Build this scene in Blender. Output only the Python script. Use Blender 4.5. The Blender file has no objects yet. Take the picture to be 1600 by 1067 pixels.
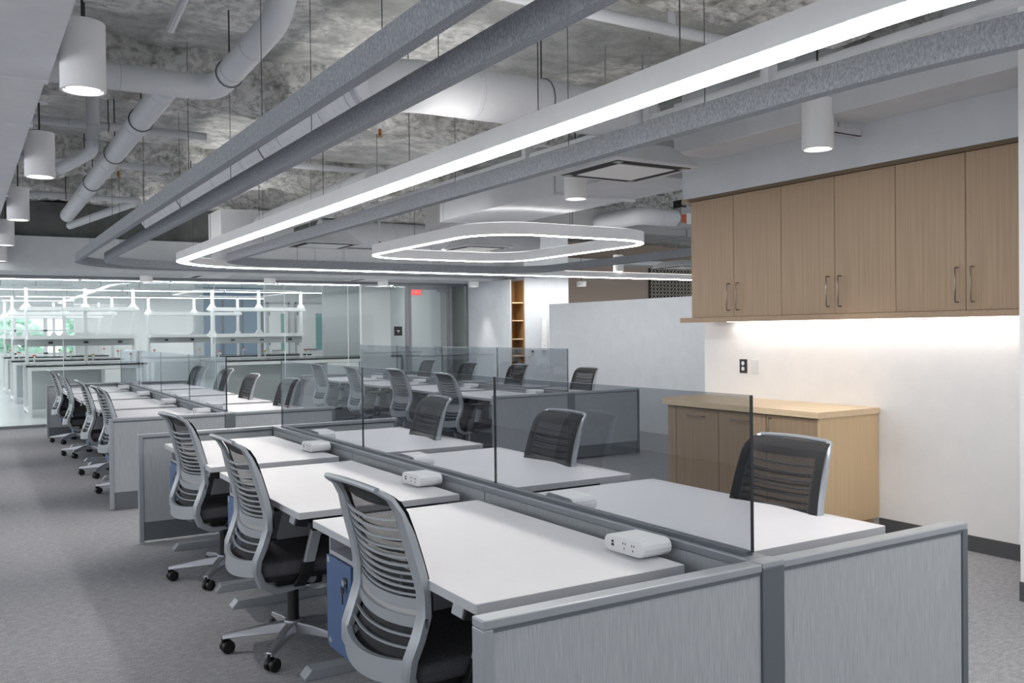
import bpy, math, random
from mathutils import Vector, Matrix, noise
random.seed(7)
SC = bpy.context.scene
COL = SC.collection
# ---------------------------------------------------------------- camera
def make_camera():
    yaw, pit, rol, f = math.radians(31.5777), math.radians(-.66108), math.radians(-.65419), 1412.25
    fw = Vector((math.sin(yaw)*math.cos(pit), math.cos(yaw)*math.cos(pit), math.sin(pit)))
    r0 = Vector((math.cos(yaw), -math.sin(yaw), 0)); u0 = r0.cross(fw)
    r = math.cos(rol)*r0 + math.sin(rol)*u0; u = -math.sin(rol)*r0 + math.cos(rol)*u0
    cd = bpy.data.cameras.new('camera'); co = bpy.data.objects.new('camera', cd); COL.objects.link(co)
    m = Matrix((r, u, -fw)).transposed().to_4x4(); m.translation = Vector((0, 0, 1.45)); co.matrix_world = m
    cd.sensor_fit = 'HORIZONTAL'; cd.sensor_width = 36; cd.lens = f/1600*36
    cd.shift_x = -4.446/1600; cd.shift_y = .397/1600; cd.clip_start = .05; cd.clip_end = 200
    SC.camera = co
make_camera()
# ---------------------------------------------------------------- world, exposure, light strengths
W = bpy.data.worlds.new('sky'); SC.world = W; W.use_nodes = True
W.node_tree.nodes['Background'].inputs[0].default_value = (.95, .975, 1.0, 1)
W.node_tree.nodes['Background'].inputs[1].default_value = 1.6
VS = SC.view_settings; VS.view_transform = 'Standard'; VS.look = 'None'; VS.gamma = 1; VS.use_curve_mapping = False
VS.exposure = 0.42
SC.cycles.max_bounces = 12; SC.cycles.transparent_max_bounces = 24; SC.cycles.diffuse_bounces = 5; SC.cycles.glossy_bounces = 4
SC.cycles.sample_clamp_indirect = 6
LED_E, ADDED_UP_E, LAB_E, SPOT_W, UNDER_E = 21.0, 5.0, 14.0, 55.0, 10.0

# ---------------------------------------------------------------- materials
MATS = {}
def srgb(c):
    if isinstance(c, str): c = [int(c[i:i+2], 16)/255 for i in (0, 2, 4)]
    return tuple((x/12.92 if x <= .04045 else ((x+.055)/1.055)**2.4) for x in c) + (1,)
def mat(name, col, rough=.5, metal=0., spec=.5, noise_=None, col2=None, bump=0., emit=None, estr=0.):
    """principled material; noise_=(sx,sy,sz,detail) blends col/col2 by object-space noise, bump gives fine relief"""
    m = bpy.data.materials.new(name); m.use_nodes = True; nt = m.node_tree; b = nt.nodes['Principled BSDF']
    b.inputs['Base Color'].default_value = srgb(col); b.inputs['Roughness'].default_value = rough
    b.inputs['Metallic'].default_value = metal; b.inputs['Specular IOR Level'].default_value = spec
    if emit: b.inputs['Emission Color'].default_value = srgb(emit); b.inputs['Emission Strength'].default_value = estr
    if noise_:
        tc = nt.nodes.new('ShaderNodeTexCoord'); mp = nt.nodes.new('ShaderNodeMapping'); nz = nt.nodes.new('ShaderNodeTexNoise')
        mp.inputs['Scale'].default_value = noise_[:3]; nz.inputs['Scale'].default_value = 1; nz.inputs['Detail'].default_value = noise_[3]
        nz.inputs['Roughness'].default_value = .6
        nt.links.new(tc.outputs['Object'], mp.inputs[0]); nt.links.new(mp.outputs[0], nz.inputs['Vector'])
        if col2:
            rp = nt.nodes.new('ShaderNodeValToRGB'); rp.color_ramp.elements[0].position = .33; rp.color_ramp.elements[1].position = .67
            rp.color_ramp.elements[0].color = srgb(col2); rp.color_ramp.elements[1].color = srgb(col)
            nt.links.new(nz.outputs['Fac'], rp.inputs[0]); nt.links.new(rp.outputs[0], b.inputs['Base Color'])
        if bump:
            bp = nt.nodes.new('ShaderNodeBump'); bp.inputs['Strength'].default_value = bump; bp.inputs['Distance'].default_value = .02
            nt.links.new(nz.outputs['Fac'], bp.inputs['Height']); nt.links.new(bp.outputs[0], b.inputs['Normal'])
    MATS[name] = m; return m
def glass(name, tint, refl=1.45, rough=0.0):
    """thin pane: tinted see-through body with a Fresnel reflection on each face"""
    m = bpy.data.materials.new(name); m.use_nodes = True; nt = m.node_tree
    for n in list(nt.nodes): nt.nodes.remove(n)
    o = nt.nodes.new('ShaderNodeOutputMaterial'); t = nt.nodes.new('ShaderNodeBsdfTransparent'); g = nt.nodes.new('ShaderNodeBsdfGlossy')
    fr = nt.nodes.new('ShaderNodeFresnel'); mx = nt.nodes.new('ShaderNodeMixShader')
    t.inputs[0].default_value = (*tint, 1); g.inputs['Roughness'].default_value = rough; fr.inputs[0].default_value = refl
    g.inputs[0].default_value = (.9, .95, 1, 1)
    ge = nt.nodes.new('ShaderNodeNewGeometry'); sb = nt.nodes.new('ShaderNodeMath'); sb.operation = 'SUBTRACT'; sb.inputs[0].default_value = 1
    ml = nt.nodes.new('ShaderNodeMath'); ml.operation = 'MULTIPLY'; nt.links.new(ge.outputs['Backfacing'], sb.inputs[1])
    nt.links.new(fr.outputs[0], ml.inputs[0]); nt.links.new(sb.outputs[0], ml.inputs[1])
    nt.links.new(ml.outputs[0], mx.inputs[0]); nt.links.new(t.outputs[0], mx.inputs[1]); nt.links.new(g.outputs[0], mx.inputs[2])
    nt.links.new(mx.outputs[0], o.inputs[0]); MATS[name] = m; return m
def emis(name, col, s):
    m = bpy.data.materials.new(name); m.use_nodes = True; nt = m.node_tree
    for n in list(nt.nodes): nt.nodes.remove(n)
    o = nt.nodes.new('ShaderNodeOutputMaterial'); e = nt.nodes.new('ShaderNodeEmission')
    e.inputs[0].default_value = (*col, 1); e.inputs[1].default_value = s; nt.links.new(e.outputs[0], o.inputs[0]); MATS[name] = m; return m
def mesh_fabric():
    """open knit: fine holes let light through"""
    m = bpy.data.materials.new('mesh_fabric'); m.use_nodes = True; nt = m.node_tree; b = nt.nodes['Principled BSDF']
    b.inputs['Base Color'].default_value = srgb('2a2b2f'); b.inputs['Roughness'].default_value = .75
    o = nt.nodes['Material Output']; t = nt.nodes.new('ShaderNodeBsdfTransparent'); mx = nt.nodes.new('ShaderNodeMixShader')
    tc = nt.nodes.new('ShaderNodeTexCoord'); mp = nt.nodes.new('ShaderNodeMapping'); ck = nt.nodes.new('ShaderNodeTexChecker')
    mp.inputs['Rotation'].default_value = (0.8, 0, 0); mp.inputs['Scale'].default_value = (0, 330, 330); ck.inputs['Scale'].default_value = 1
    nt.links.new(tc.outputs['Object'], mp.inputs[0]); nt.links.new(mp.outputs[0], ck.inputs['Vector'])
    mm = nt.nodes.new('ShaderNodeMath'); mm.operation = 'MULTIPLY'; mm.inputs[1].default_value = .40; nt.links.new(ck.outputs['Fac'], mm.inputs[0])
    nt.links.new(mm.outputs[0], mx.inputs[0]); nt.links.new(b.outputs[0], mx.inputs[1]); nt.links.new(t.outputs[0], mx.inputs[2]); nt.links.new(mx.outputs[0], o.inputs[0])
    MATS['mesh_fabric'] = m
def carpet():
    m = mat('carpet', '74757c', .95, spec=.1); nt = m.node_tree; b = nt.nodes['Principled BSDF']
    tc = nt.nodes.new('ShaderNodeTexCoord')
    def nz(sc, det, ramp):
        mp = nt.nodes.new('ShaderNodeMapping'); mp.inputs['Scale'].default_value = sc; n = nt.nodes.new('ShaderNodeTexNoise')
        n.inputs['Scale'].default_value = 1; n.inputs['Detail'].default_value = det; nt.links.new(tc.outputs['Object'], mp.inputs[0]); nt.links.new(mp.outputs[0], n.inputs['Vector'])
        r = nt.nodes.new('ShaderNodeValToRGB'); e = r.color_ramp.elements
        e[0].position, e[1].position = .34, .66; e[0].color, e[1].color = srgb(ramp[0]), srgb(ramp[1]); nt.links.new(n.outputs['Fac'], r.inputs[0]); return r, n
    a, na = nz((150, 420, 1), 2, ('606166', 'c0c1c5')); c, _ = nz((22, 60, 1), 2, ('808186', 'aaabaf'))
    mx = nt.nodes.new('ShaderNodeMix'); mx.data_type = 'RGBA'; mx.inputs[0].default_value = .42
    nt.links.new(a.outputs[0], mx.inputs[6]); nt.links.new(c.outputs[0], mx.inputs[7]); nt.links.new(mx.outputs[2], b.inputs['Base Color'])
    bp = nt.nodes.new('ShaderNodeBump'); bp.inputs['Strength'].default_value = .5; bp.inputs['Distance'].default_value = .004
    nt.links.new(na.outputs['Fac'], bp.inputs['Height']); nt.links.new(bp.outputs[0], b.inputs['Normal'])
def sprayed(name, lo, mid, hi, patch, rel):
    '''blotchy slab: fine grain between lo and mid, torn patches of pale spray over it, rough relief'''
    m = mat(name, mid, 1, spec=.05); nt = m.node_tree; b = nt.nodes['Principled BSDF']; tc = nt.nodes.new('ShaderNodeTexCoord')
    def nz(sc, det, rough, a, c, ca, cc):
        n = nt.nodes.new('ShaderNodeTexNoise'); n.inputs['Scale'].default_value = sc; n.inputs['Detail'].default_value = det; n.inputs['Roughness'].default_value = rough
        r = nt.nodes.new('ShaderNodeValToRGB'); e = r.color_ramp.elements; e[0].position, e[1].position = a, c; e[0].color, e[1].color = ca, cc
        nt.links.new(tc.outputs['Object'], n.inputs['Vector']); nt.links.new(n.outputs['Fac'], r.inputs[0]); return n, r
    n1, r1 = nz(5.5, 12, .72, .36, .62, srgb(lo), srgb(mid)); n2, r2 = nz(.75, 10, .62, patch, patch+.07, (0, 0, 0, 1), (1, 1, 1, 1)); n3, r3 = nz(13, 8, .7, .30, .56, srgb(lo), srgb(hi))
    mx = nt.nodes.new('ShaderNodeMix'); mx.data_type = 'RGBA'; nt.links.new(r2.outputs[0], mx.inputs[0]); nt.links.new(r1.outputs[0], mx.inputs[6]); nt.links.new(r3.outputs[0], mx.inputs[7]); nt.links.new(mx.outputs[2], b.inputs['Base Color'])
    bp = nt.nodes.new('ShaderNodeBump'); bp.inputs['Strength'].default_value = rel; bp.inputs['Distance'].default_value = .05; nt.links.new(n3.outputs['Fac'], bp.inputs['Height']); nt.links.new(bp.outputs[0], b.inputs['Normal'])
sprayed('concrete', 'a6aaa8', 'cdcfcd', 'f6f6f3', .51, .35); sprayed('fireproofing', '8a8a86', 'dcdcd8', 'fcfcfa', .38, .9)
carpet(); mesh_fabric()
mat('white_laminate', 'd4d4d9', .42, noise_=(3, 3, 3, 3), col2='d0d0d5'); mat('laminate_edge', 'b4b6bb', .5)
mat('silver', 'a4a9af', .38, .35); mat('chair_silver', 'a8adb3', .36, .4); mat('alloy', 'a9abb2', .3, .6)
mat('trim_metal', '8b9096', .42, .35); mat('trim_dark', '676e74', .45, .3); mat('kick_plate', '6d7176', .45, .3)
mat('panel_fabric', 'b4b8bc', .9, spec=.15, noise_=(420, 420, 11, 2), col2='9fa4a9', bump=.15)
mat('black_plastic', '17181a', .45); mat('black_rubber', '0d0d0f', .4); mat('seat_fabric', '58585c', .95, spec=.1, noise_=(160, 160, 160, 2), col2='48484c', bump=.2)
mat('knit_dense', '26272b', .8, noise_=(300, 300, 300, 1), col2='1c1d20')
mat('blue_paint', '46618a', .5); mat('pedestal_grey', 'a2a4ab', .5); mat('chrome', 'd8d8dc', .15, .95)
mat('white_plastic', 'e4e5e7', .35); mat('socket_dark', '26282b', .5)
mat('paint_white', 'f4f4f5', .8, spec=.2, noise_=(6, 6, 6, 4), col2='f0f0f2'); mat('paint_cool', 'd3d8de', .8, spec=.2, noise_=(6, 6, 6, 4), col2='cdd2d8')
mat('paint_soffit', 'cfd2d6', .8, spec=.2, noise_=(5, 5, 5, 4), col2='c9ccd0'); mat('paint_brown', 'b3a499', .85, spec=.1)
mat('duct_paint', 'd6d8dc', .7, spec=.2, noise_=(4, 4, 4, 4), col2='cfd1d6'); mat('duct_grey', 'a8a9ab', .55); mat('pipe_paint', 'd2d5da', .5, spec=.3)
mat('dark_gap', '2a2b2c', .8)
mat('concrete_dark', '7d807f', .95, spec=.1, noise_=(2.2, 2.2, 2.2, 8), col2='5c605e', bump=.4)
mat('felt', 'abaeb4', .98, spec=.05, noise_=(120, 120, 60, 4), col2='83878e', bump=.3)
mat('baseboard_dark', '55575b', .6); mat('baseboard_light', 'd6d8da', .6)
mat('oak', 'ab937a', .5, noise_=(110, 110, 1.3, 3), col2='9b846c', bump=.05); mat('oak_light', 'dcc29c', .45, noise_=(110, 110, 1.5, 3), col2='d2b68e', bump=.05)
mat('oak_top', 'e5d0b0', .42, noise_=(60, 1.5, 60, 3), col2='dac09d'); mat('oak_dark_edge', '6b5a45', .6); mat('shelf_wood', 'a07a4e', .6, noise_=(40, 40, 1.5, 3), col2='8d6a42')
mat('steel', '8f8a84', .3, .9); mat('frame_metal', '84868b', .4, .5); mat('wire', '2f3133', .5)
mat('lab_floor', 'dfe3e4', .25); mat('lab_white', 'eef0f0', .5); mat('lab_grey', 'b9bfc0', .6); mat('lab_ceiling', 'd4d9dc', .9); mat('epoxy_black', '25282c', .25)
mat('lab_blue', '8fa4b8', .4); mat('teal_glass', '86b5b0', .2); mat('yellow_knob', 'e0b23a', .5); mat('orange_knob', 'e0622c', .5); mat('red_knob', 'c8434a', .5)
mat('sign_black', '1a1b1d', .5); mat('sign_white', 'f0f0f0', .5); mat('chevron_dark', '1c1d20', .8); mat('chevron_light', 'c9c3b8', .8); mat('label_orange', 'c4562a', .6)
mat('leaf', 'd6efe2', .7, noise_=(3, 3, 3, 5), col2='a3d2bb'); mat('bark', '6b5d4c', .9); mat('brass', '9c6b34', .4, .7); mat('film_blue', '9cc4e0', .2)
glass('smoked_glass', (.70, .718, .738)); glass('clear_glass', (.97, .984, .98)); mat('glass_edge', '1a2026', .25)
emis('led', (1, .965, .925), LED_E); emis('led_added_up', (1, .97, .93), ADDED_UP_E); emis('led_lab', (.97, .99, 1), LAB_E); emis('lamp_face', (1, .97, .93), 4.0); emis('under_led', (1, .93, .85), UNDER_E)
emis('exit_red', (1, .06, .05), 1.2)

# ---------------------------------------------------------------- mesh helpers
class MB:
    def __init__(s): s.v, s.f = [], []
    def box(s, x0, y0, z0, x1, y1, z1):
        n = len(s.v); s.v += [(x, y, z) for z in (z0, z1) for y in (y0, y1) for x in (x0, x1)]
        s.f += [tuple(n+i for i in q) for q in ((0, 2, 3, 1), (4, 5, 7, 6), (0, 1, 5, 4), (2, 6, 7, 3), (0, 4, 6, 2), (1, 3, 7, 5))]; return s
    def prism(s, poly, z0, z1, axis='z'):
        """closed outline (list of 2d points, CCW) pushed along an axis"""
        n = len(s.v); k = len(poly)
        def P(a, b, c): return {'z': (a, b, c), 'x': (c, a, b), 'y': (a, c, b)}[axis]
        s.v += [P(a, b, z0) for a, b in poly] + [P(a, b, z1) for a, b in poly]
        s.f += [tuple(n+i for i in reversed(range(k))), tuple(n+k+i for i in range(k))] + [(n+i, n+(i+1) % k, n+k+(i+1) % k, n+k+i) for i in range(k)]; return s
    def rings(s, rings, closed=False, caps=True):
        n = len(s.v); k = len(rings[0]); m = len(rings)
        for r in rings: s.v += [tuple(p) for p in r]
        for j in range(m if closed else m-1):
            a, b = n+j*k, n+((j+1) % m)*k
            s.f += [(a+i, a+(i+1) % k, b+(i+1) % k, b+i) for i in range(k)]
        if caps and not closed: s.f += [tuple(n+i for i in reversed(range(k))), tuple(n+(m-1)*k+i for i in range(k))]
        return s
    def tube(s, pts, r, n=10, closed=False, sect=None):
        """round (or given section) bar along a path; r a number or one per point"""
        pts = [Vector(p) for p in pts]; m = len(pts); rings = []; up = None
        for i, p in enumerate(pts):
            a = pts[(i-1) % m] if (closed or i > 0) else p; b = pts[(i+1) % m] if (closed or i < m-1) else p
            t = (b-a).normalized()
            if up is None: up = Vector((0, 0, 1)) if abs(t.z) < .9 else Vector((1, 0, 0))
            sd = t.cross(up).normalized(); up2 = sd.cross(t).normalized(); up = up2
            rr = r[i] if isinstance(r, (list, tuple)) else r
            sc = sect or [(math.cos(2*math.pi*q/n), math.sin(2*math.pi*q/n)) for q in range(n)]
            rings.append([p + sd*(c*rr) + up2*(d*rr) for c, d in sc])
        return s.rings(rings, closed)
    def cyl(s, x, y, z0, z1, r, n=20, r1=None):
        r1 = r if r1 is None else r1
        return s.rings([[(x+q*math.cos(2*math.pi*i/n), y+q*math.sin(2*math.pi*i/n), z) for i in range(n)] for z, q in ((z0, r), (z1, r1))])
    def band(s, path, o0, o1, z0, z1, closed=False):
        """upright strip following a plan path between two side offsets (left of travel positive)"""
        m = len(path); rings = []
        for i in range(m):
            a = path[(i-1) % m] if (closed or i > 0) else path[i]; b = path[(i+1) % m] if (closed or i < m-1) else path[i]
            dx, dy = b[0]-a[0], b[1]-a[1]; l = math.hypot(dx, dy) or 1; nx, ny = -dy/l, dx/l; x, y = path[i][:2]
            rings.append([(x+nx*o0, y+ny*o0, z0), (x+nx*o1, y+ny*o1, z0), (x+nx*o1, y+ny*o1, z1), (x+nx*o0, y+ny*o0, z1)])
        return s.rings(rings, closed)
    def mesh(s, name, mt, smooth=False):
        me = bpy.data.meshes.new(name); me.from_pydata(s.v, [], s.f)
        me.validate(); me.materials.append(MATS[mt])
        if smooth: me.polygons.foreach_set('use_smooth', [True]*len(me.polygons))
        me.update(); return me
    def build(s, name, mt, parent=None, smooth=False, bevel=0, seg=2, loc=None, rz=0):
        o = bpy.data.objects.new(name, s.mesh(name, mt, smooth)); COL.objects.link(o)
        if parent is not None: o.parent = parent
        if loc: o.location = loc
        if rz: o.rotation_euler.z = rz
        if bevel: bev(o, bevel, seg)
        if smooth and not bevel: autosmooth(o)
        return o
def bev(o, w, seg=2):
    b = o.modifiers.new('bevel', 'BEVEL'); b.width = w; b.segments = seg; b.limit_method = 'ANGLE'; b.angle_limit = .6
def autosmooth(o):
    e = o.modifiers.new('edge', 'EDGE_SPLIT'); e.split_angle = .7
def tag(o, label=None, cat=None, group=None, kind=None):
    for k, v in (('label', label), ('category', cat), ('group', group), ('kind', kind)):
        if v: o[k] = v
    return o
def empty(name, loc=(0, 0, 0), rz=0, **kw):
    o = bpy.data.objects.new(name, None); COL.objects.link(o); o.location = loc; o.rotation_euler.z = rz; o.empty_display_size = .1
    return tag(o, **kw)
def copy_tree(o, parent=None):
    c = o.copy(); COL.objects.link(c)
    if parent is not None: c.parent = parent
    for ch in o.children: copy_tree(ch, c)
    return c
def share(src, loc, rz=None, parent=None):
    c = src.copy(); COL.objects.link(c); c.location = loc
    if rz is not None: c.rotation_euler.z = rz
    if parent is not None: c.parent = parent
    return c
def arc(cx, cy, r, a0, a1, n=8, ry=None):
    ry = r if ry is None else ry
    return [(cx+r*math.cos(math.radians(a0+(a1-a0)*i/n)), cy+ry*math.sin(math.radians(a0+(a1-a0)*i/n))) for i in range(n+1)]
def box(name, mt, b, parent=None, bevel=0, kind=None, seg=2):
    """box with its origin at the middle of its foot"""
    x0, y0, z0, x1, y1, z1 = b; cx, cy = (x0+x1)/2, (y0+y1)/2
    o = MB().box(x0-cx, y0-cy, 0, x1-cx, y1-cy, z1-z0).build(name, mt, parent, bevel=bevel, seg=seg, loc=(cx, cy, z0))
    return tag(o, kind=kind)
ORD = ['first', 'second', 'third', 'fourth', 'fifth', 'sixth']

# ---------------------------------------------------------------- setting
HP = .764          # height of the low screens
ZS = 3.5           # underside of the slab
YG = 16.3          # lab glass
YS = 15.2          # front of the soffit before the lab
def setting():
    S = 'structure'
    box('floor', 'carpet', (-3, -3.2, -.1, 21, YG, 0), kind=S)
    box('floor_lab', 'lab_floor', (-3, YG, -.1, 21, 34, .004), kind=S)
    # slab: uneven concrete underside
    nx, ny = 170, 150; mb = MB()
    for j in range(ny+1):
        for i in range(nx+1):
            x, y = -3+24*i/nx, -3.2+20.4*j/ny
            z = ZS + .05*noise.noise(Vector((x*1.1, y*1.1, 0))) + .03*noise.noise(Vector((x*3.5, y*3.5, 4)))
            mb.v.append((x, y, z))
    mb.f = [(j*(nx+1)+i, (j+1)*(nx+1)+i, (j+1)*(nx+1)+i+1, j*(nx+1)+i+1) for j in range(ny) for i in range(nx)]
    tag(mb.build('ceiling', 'concrete', smooth=True), kind=S)
    box('ceiling_slab_top', 'concrete_dark', (-3, -3.2, ZS+.12, 21, 17.2, ZS+.3), kind=S)
    # sprayed fireproofing lumps around the cross beams
    for bi, (yb, zb, hw) in enumerate(((3.7, 3.26, .36), (7.15, 3.2, .42), (10.7, 3.18, .42), (13.0, 3.22, .35))):
        mb = MB(); rings = []; n = 420; k = 30
        for i in range(n+1):
            x = -2.9+23.8*i/n; ring = []
            for q in range(k+1):
                a = math.pi*q/k; c, s_ = math.cos(a), math.sin(a)
                w = hw*(1+.22*noise.noise(Vector((x*1.3, q*.3, bi*7)))); h = (ZS+.05-zb)
                p = Vector((x*4, yb+c*w*4, s_*h*6)); d = .055*noise.noise(p)+.035*noise.noise(p*2.7)+.018*noise.noise(p*6.1)
                cc = math.copysign(abs(c)**.6, c); ss = s_**.7
                ring.append((x, yb+cc*(w+d), ZS+.05-ss*h*(1+.12*noise.noise(Vector((x*1.7, bi, 0))))-d*ss*1.3))
            rings.append(ring)
        mb.rings(rings, caps=False)
        tag(mb.build('beam', 'fireproofing', smooth=True), kind=S)
    # walls
    box('wall_right', 'paint_white', (5.545, 2.66, 0, 5.70, 5.857, ZS), kind=S)
    box('wall_right_pier', 'paint_white', (4.75, -3.2, 0, 5.7, 2.66, ZS), kind=S)
    box('baseboard_right', 'baseboard_dark', (5.533, 2.66, 0, 5.545, 4.10, .1), kind=S)
    box('baseboard_pier', 'baseboard_dark', (4.738, -3.2, 0, 4.75, 2.66, .1), kind=S)
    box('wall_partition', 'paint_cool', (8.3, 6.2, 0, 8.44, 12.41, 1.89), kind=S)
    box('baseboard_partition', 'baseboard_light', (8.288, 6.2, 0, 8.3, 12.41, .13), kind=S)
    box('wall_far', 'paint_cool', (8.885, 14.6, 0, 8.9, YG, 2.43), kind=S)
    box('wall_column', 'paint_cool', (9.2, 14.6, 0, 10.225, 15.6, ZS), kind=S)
    box('wall_brown', 'paint_brown', (9.3, 17.0, 0, 21, 17.12, ZS), kind=S)
    box('wall_back', 'paint_white', (-3, -3.3, 0, 5, -3.2, 1.5), kind=S); box('wall_back_head', 'paint_white', (-3, -3.3, 2.75, 5, -3.2, ZS), kind=S)  # out of view; gap below the head shaped to add frontal fill light
    box('wall_east', 'paint_cool', (20.9, -3.2, 0, 21, 17, .75), kind=S); box('wall_east_head', 'paint_cool', (20.9, -3.2, 2.75, 21, 17, ZS), kind=S)  # out of view; opened above the sill to throw sky light on the brown wall
    box('wall_lab_divide', 'lab_white', (9.3, 17.12, 0, 9.42, 24.0, 2.95), kind=S)  # added to block sky light from the lab's open right side
    # left wall is a ribbon of windows (outside the frame, daylight source)
    box('wall_left', 'paint_white', (-3.1, -3.2, 0, -3, YG, .75), kind=S)
    box('wall_left_head', 'paint_white', (-3.1, -3.2, 2.75, -3, YG, ZS), kind=S)
    for i, y in enumerate([-3.2, -.9, 1.4, 3.7, 6.0, 8.3, 10.6, 12.9, 15.2]):
        box('window_%d' % (i+2), 'frame_metal', (-3.1, y, .75, -3.02, y+.08, 2.75), kind=S)
    # soffits
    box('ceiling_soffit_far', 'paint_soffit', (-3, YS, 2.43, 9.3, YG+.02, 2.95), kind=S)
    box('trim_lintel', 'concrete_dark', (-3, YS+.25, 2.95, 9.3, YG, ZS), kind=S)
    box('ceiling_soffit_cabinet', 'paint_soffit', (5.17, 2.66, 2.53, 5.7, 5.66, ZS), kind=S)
    mb = MB(); mb.prism([(5.17, 5.66)] + [(5.7, 5.66), (5.7, 5.78), (5.29, 5.78)] + arc(5.29, 5.66, .12, 90, 180, 6)[1:], 2.53, ZS)
    tag(mb.build('ceiling_soffit_nose', 'paint_soffit'), kind=S)
    box('trim_1', 'oak_dark_edge', (5.185, 2.66, 2.505, 5.5, 5.641, 2.53), kind=S)
    mb = MB(); mb.prism([(5.165, 5.641), (5.7, 5.641), (5.7, 5.79), (5.29, 5.79)] + arc(5.29, 5.66, .13, 90, 180, 8)[1:], 2.505, 2.53)
    tag(mb.build('trim_2', 'oak'), kind=S)
    # duct chase over the cabinets
    box('ceiling_bulkhead', 'duct_paint', (4.76, -3.2, 2.81, 5.17, 5.35, 3.2), kind=S, bevel=.006)
    # lab shell
    box('ceiling_lab', 'lab_ceiling', (-3, YG, 2.95, 21, 34, 3.05), kind=S)
setting()

# ---------------------------------------------------------------- glass front of the lab
def lab_front():
    w = empty('window_1', (0, YG, 0), kind='structure')
    seams = [-2.3, -1.08, .21, 1.433, 2.656, 3.83, 5.08, 6.302, 7.50]
    box('head_frame', 'frame_metal', (-2.3, -.03, 2.385, 8.9, .03, 2.43), w)
    box('sill_frame', 'frame_metal', (-2.3, -.03, 0, 7.5, .03, .045), w)
    for a, b in zip(seams, seams[1:]):
        box('pane', 'clear_glass', (a+.003, -.006, .045, b-.003, .006, 2.385), w)
    for a in seams[2:-1]: box('joint', 'lab_white', (a-.004, -.008, .045, a+.004, .008, 2.385), w)
    for x in (7.50, 8.45, 8.84): box('post', 'frame_metal', (x, -.035, 0, x+.065, .035, 2.385), w)
    box('pane', 'clear_glass', (8.515, -.006, .05, 8.84, .006, 2.385), w)
    box('sill_frame', 'frame_metal', (8.515, -.03, 0, 8.84, .03, .05), w)
    d = empty('door_1', (7.575, YG, 0), kind='structure')
    box('pane', 'clear_glass', (.045, -.006, .11, .84, .006, 2.30), d)
    box('bottom_rail', 'frame_metal', (0, -.02, .02, .875, .02, .11), d); box('top_rail', 'frame_metal', (0, -.02, 2.30, .875, .02, 2.375), d)
    box('stile', 'frame_metal', (0, -.02, .11, .045, .02, 2.30), d); box('stile', 'frame_metal', (.84, -.02, .11, .875, .02, 2.30), d)
    h = MB().tube([(.07, -.02, 1.0), (.07, -.07, 1.0), (.20, -.07, 1.0)], .011).build('lever_handle', 'steel', d)
    box('closer', 'frame_metal', (.62, -.075, 2.26, .85, -.02, 2.32), d)
lab_front()

# ---------------------------------------------------------------- workstation bench: screens, spine, glass
def bench(name, loc, L, n, y_seams, label, wx=1.95, xs=.98, left_only=False):
    """origin at the near-left floor corner; x across, y along"""
    r = empty(name, loc, label=label, cat='workstation screen', group='low desk screens with smoked glass')
    T = .055; hw = .045
    def end(y, s):
        # s = -1 near end: fabric faces -y
        for (a, b) in ((0, xs-hw), (xs+hw, wx)):
            e = .03 if a == 0 else 0; g = .03 if b == wx else 0
            box('panel_fabric', 'panel_fabric', (a+e, y-.021, .15, b-g, y+.021, HP-.03), r, bevel=.003)
            box('kick_plate', 'kick_plate', (a+e, y-.019, .022, b-g, y+.019, .15), r)
            box('cap_rail', 'silver', (a, y-T/2, HP-.024, b, y+T/2, HP), r, bevel=.004)
            box('cap_shadow', 'trim_dark', (a+e, y-.024, HP-.034, b-g, y+.024, HP-.024), r)
            x = a if a == 0 else b-.03
            box('end_trim', 'silver' if a == 0 else 'trim_dark', (x, y-T/2, .012, x+.03, y+T/2, HP-.024), r, bevel=.003)
        box('post', 'trim_dark', (xs-hw, y-.03, .012, xs+hw, y+.03, HP-.012), r, bevel=.003)
        box('post_cap', 'silver', (xs-hw, y-T/2-.001, HP-.012, xs+hw, y+T/2+.001, HP+.001), r)
    end(T/2, -1); end(L-T/2, 1)
    m = (L-2*T)/n
    for i in range(n):
        y0 = T+i*m; y1 = y0+m
        box('spine_panel', 'panel_fabric', (xs-.038, y0+.004, .15, xs+.038, y1-.004, HP-.028), r, bevel=.003)
        box('spine_cap', 'trim_metal', (xs-hw, y0+.001, HP-.028, xs+hw, y1-.001, HP), r, bevel=.004)
        box('spine_base', 'kick_plate', (xs-.034, y0+.002, .022, xs+.034, y1-.002, .15), r)
    gx = xs-.004
    box('glass_rail', 'trim_dark', (gx-.016, y_seams[0]+.02, HP, gx+.016, y_seams[-1]-.02, HP+.013), r)
    for a, b in zip(y_seams, y_seams[1:]):
        p = box('glass_pane', 'smoked_glass', (gx-.005, a+.003, HP+.004, gx+.005, b-.003, 1.25), r)
        box('glass_edge', 'glass_edge', (gx-.0055, a+.0015, HP+.013, gx+.0055, a+.0045, 1.25), r)
    box('glass_edge', 'glass_edge', (gx-.0055, y_seams[-1]-.0045, HP+.013, gx+.0055, y_seams[-1]-.0015, 1.25), r)
    return r

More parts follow.
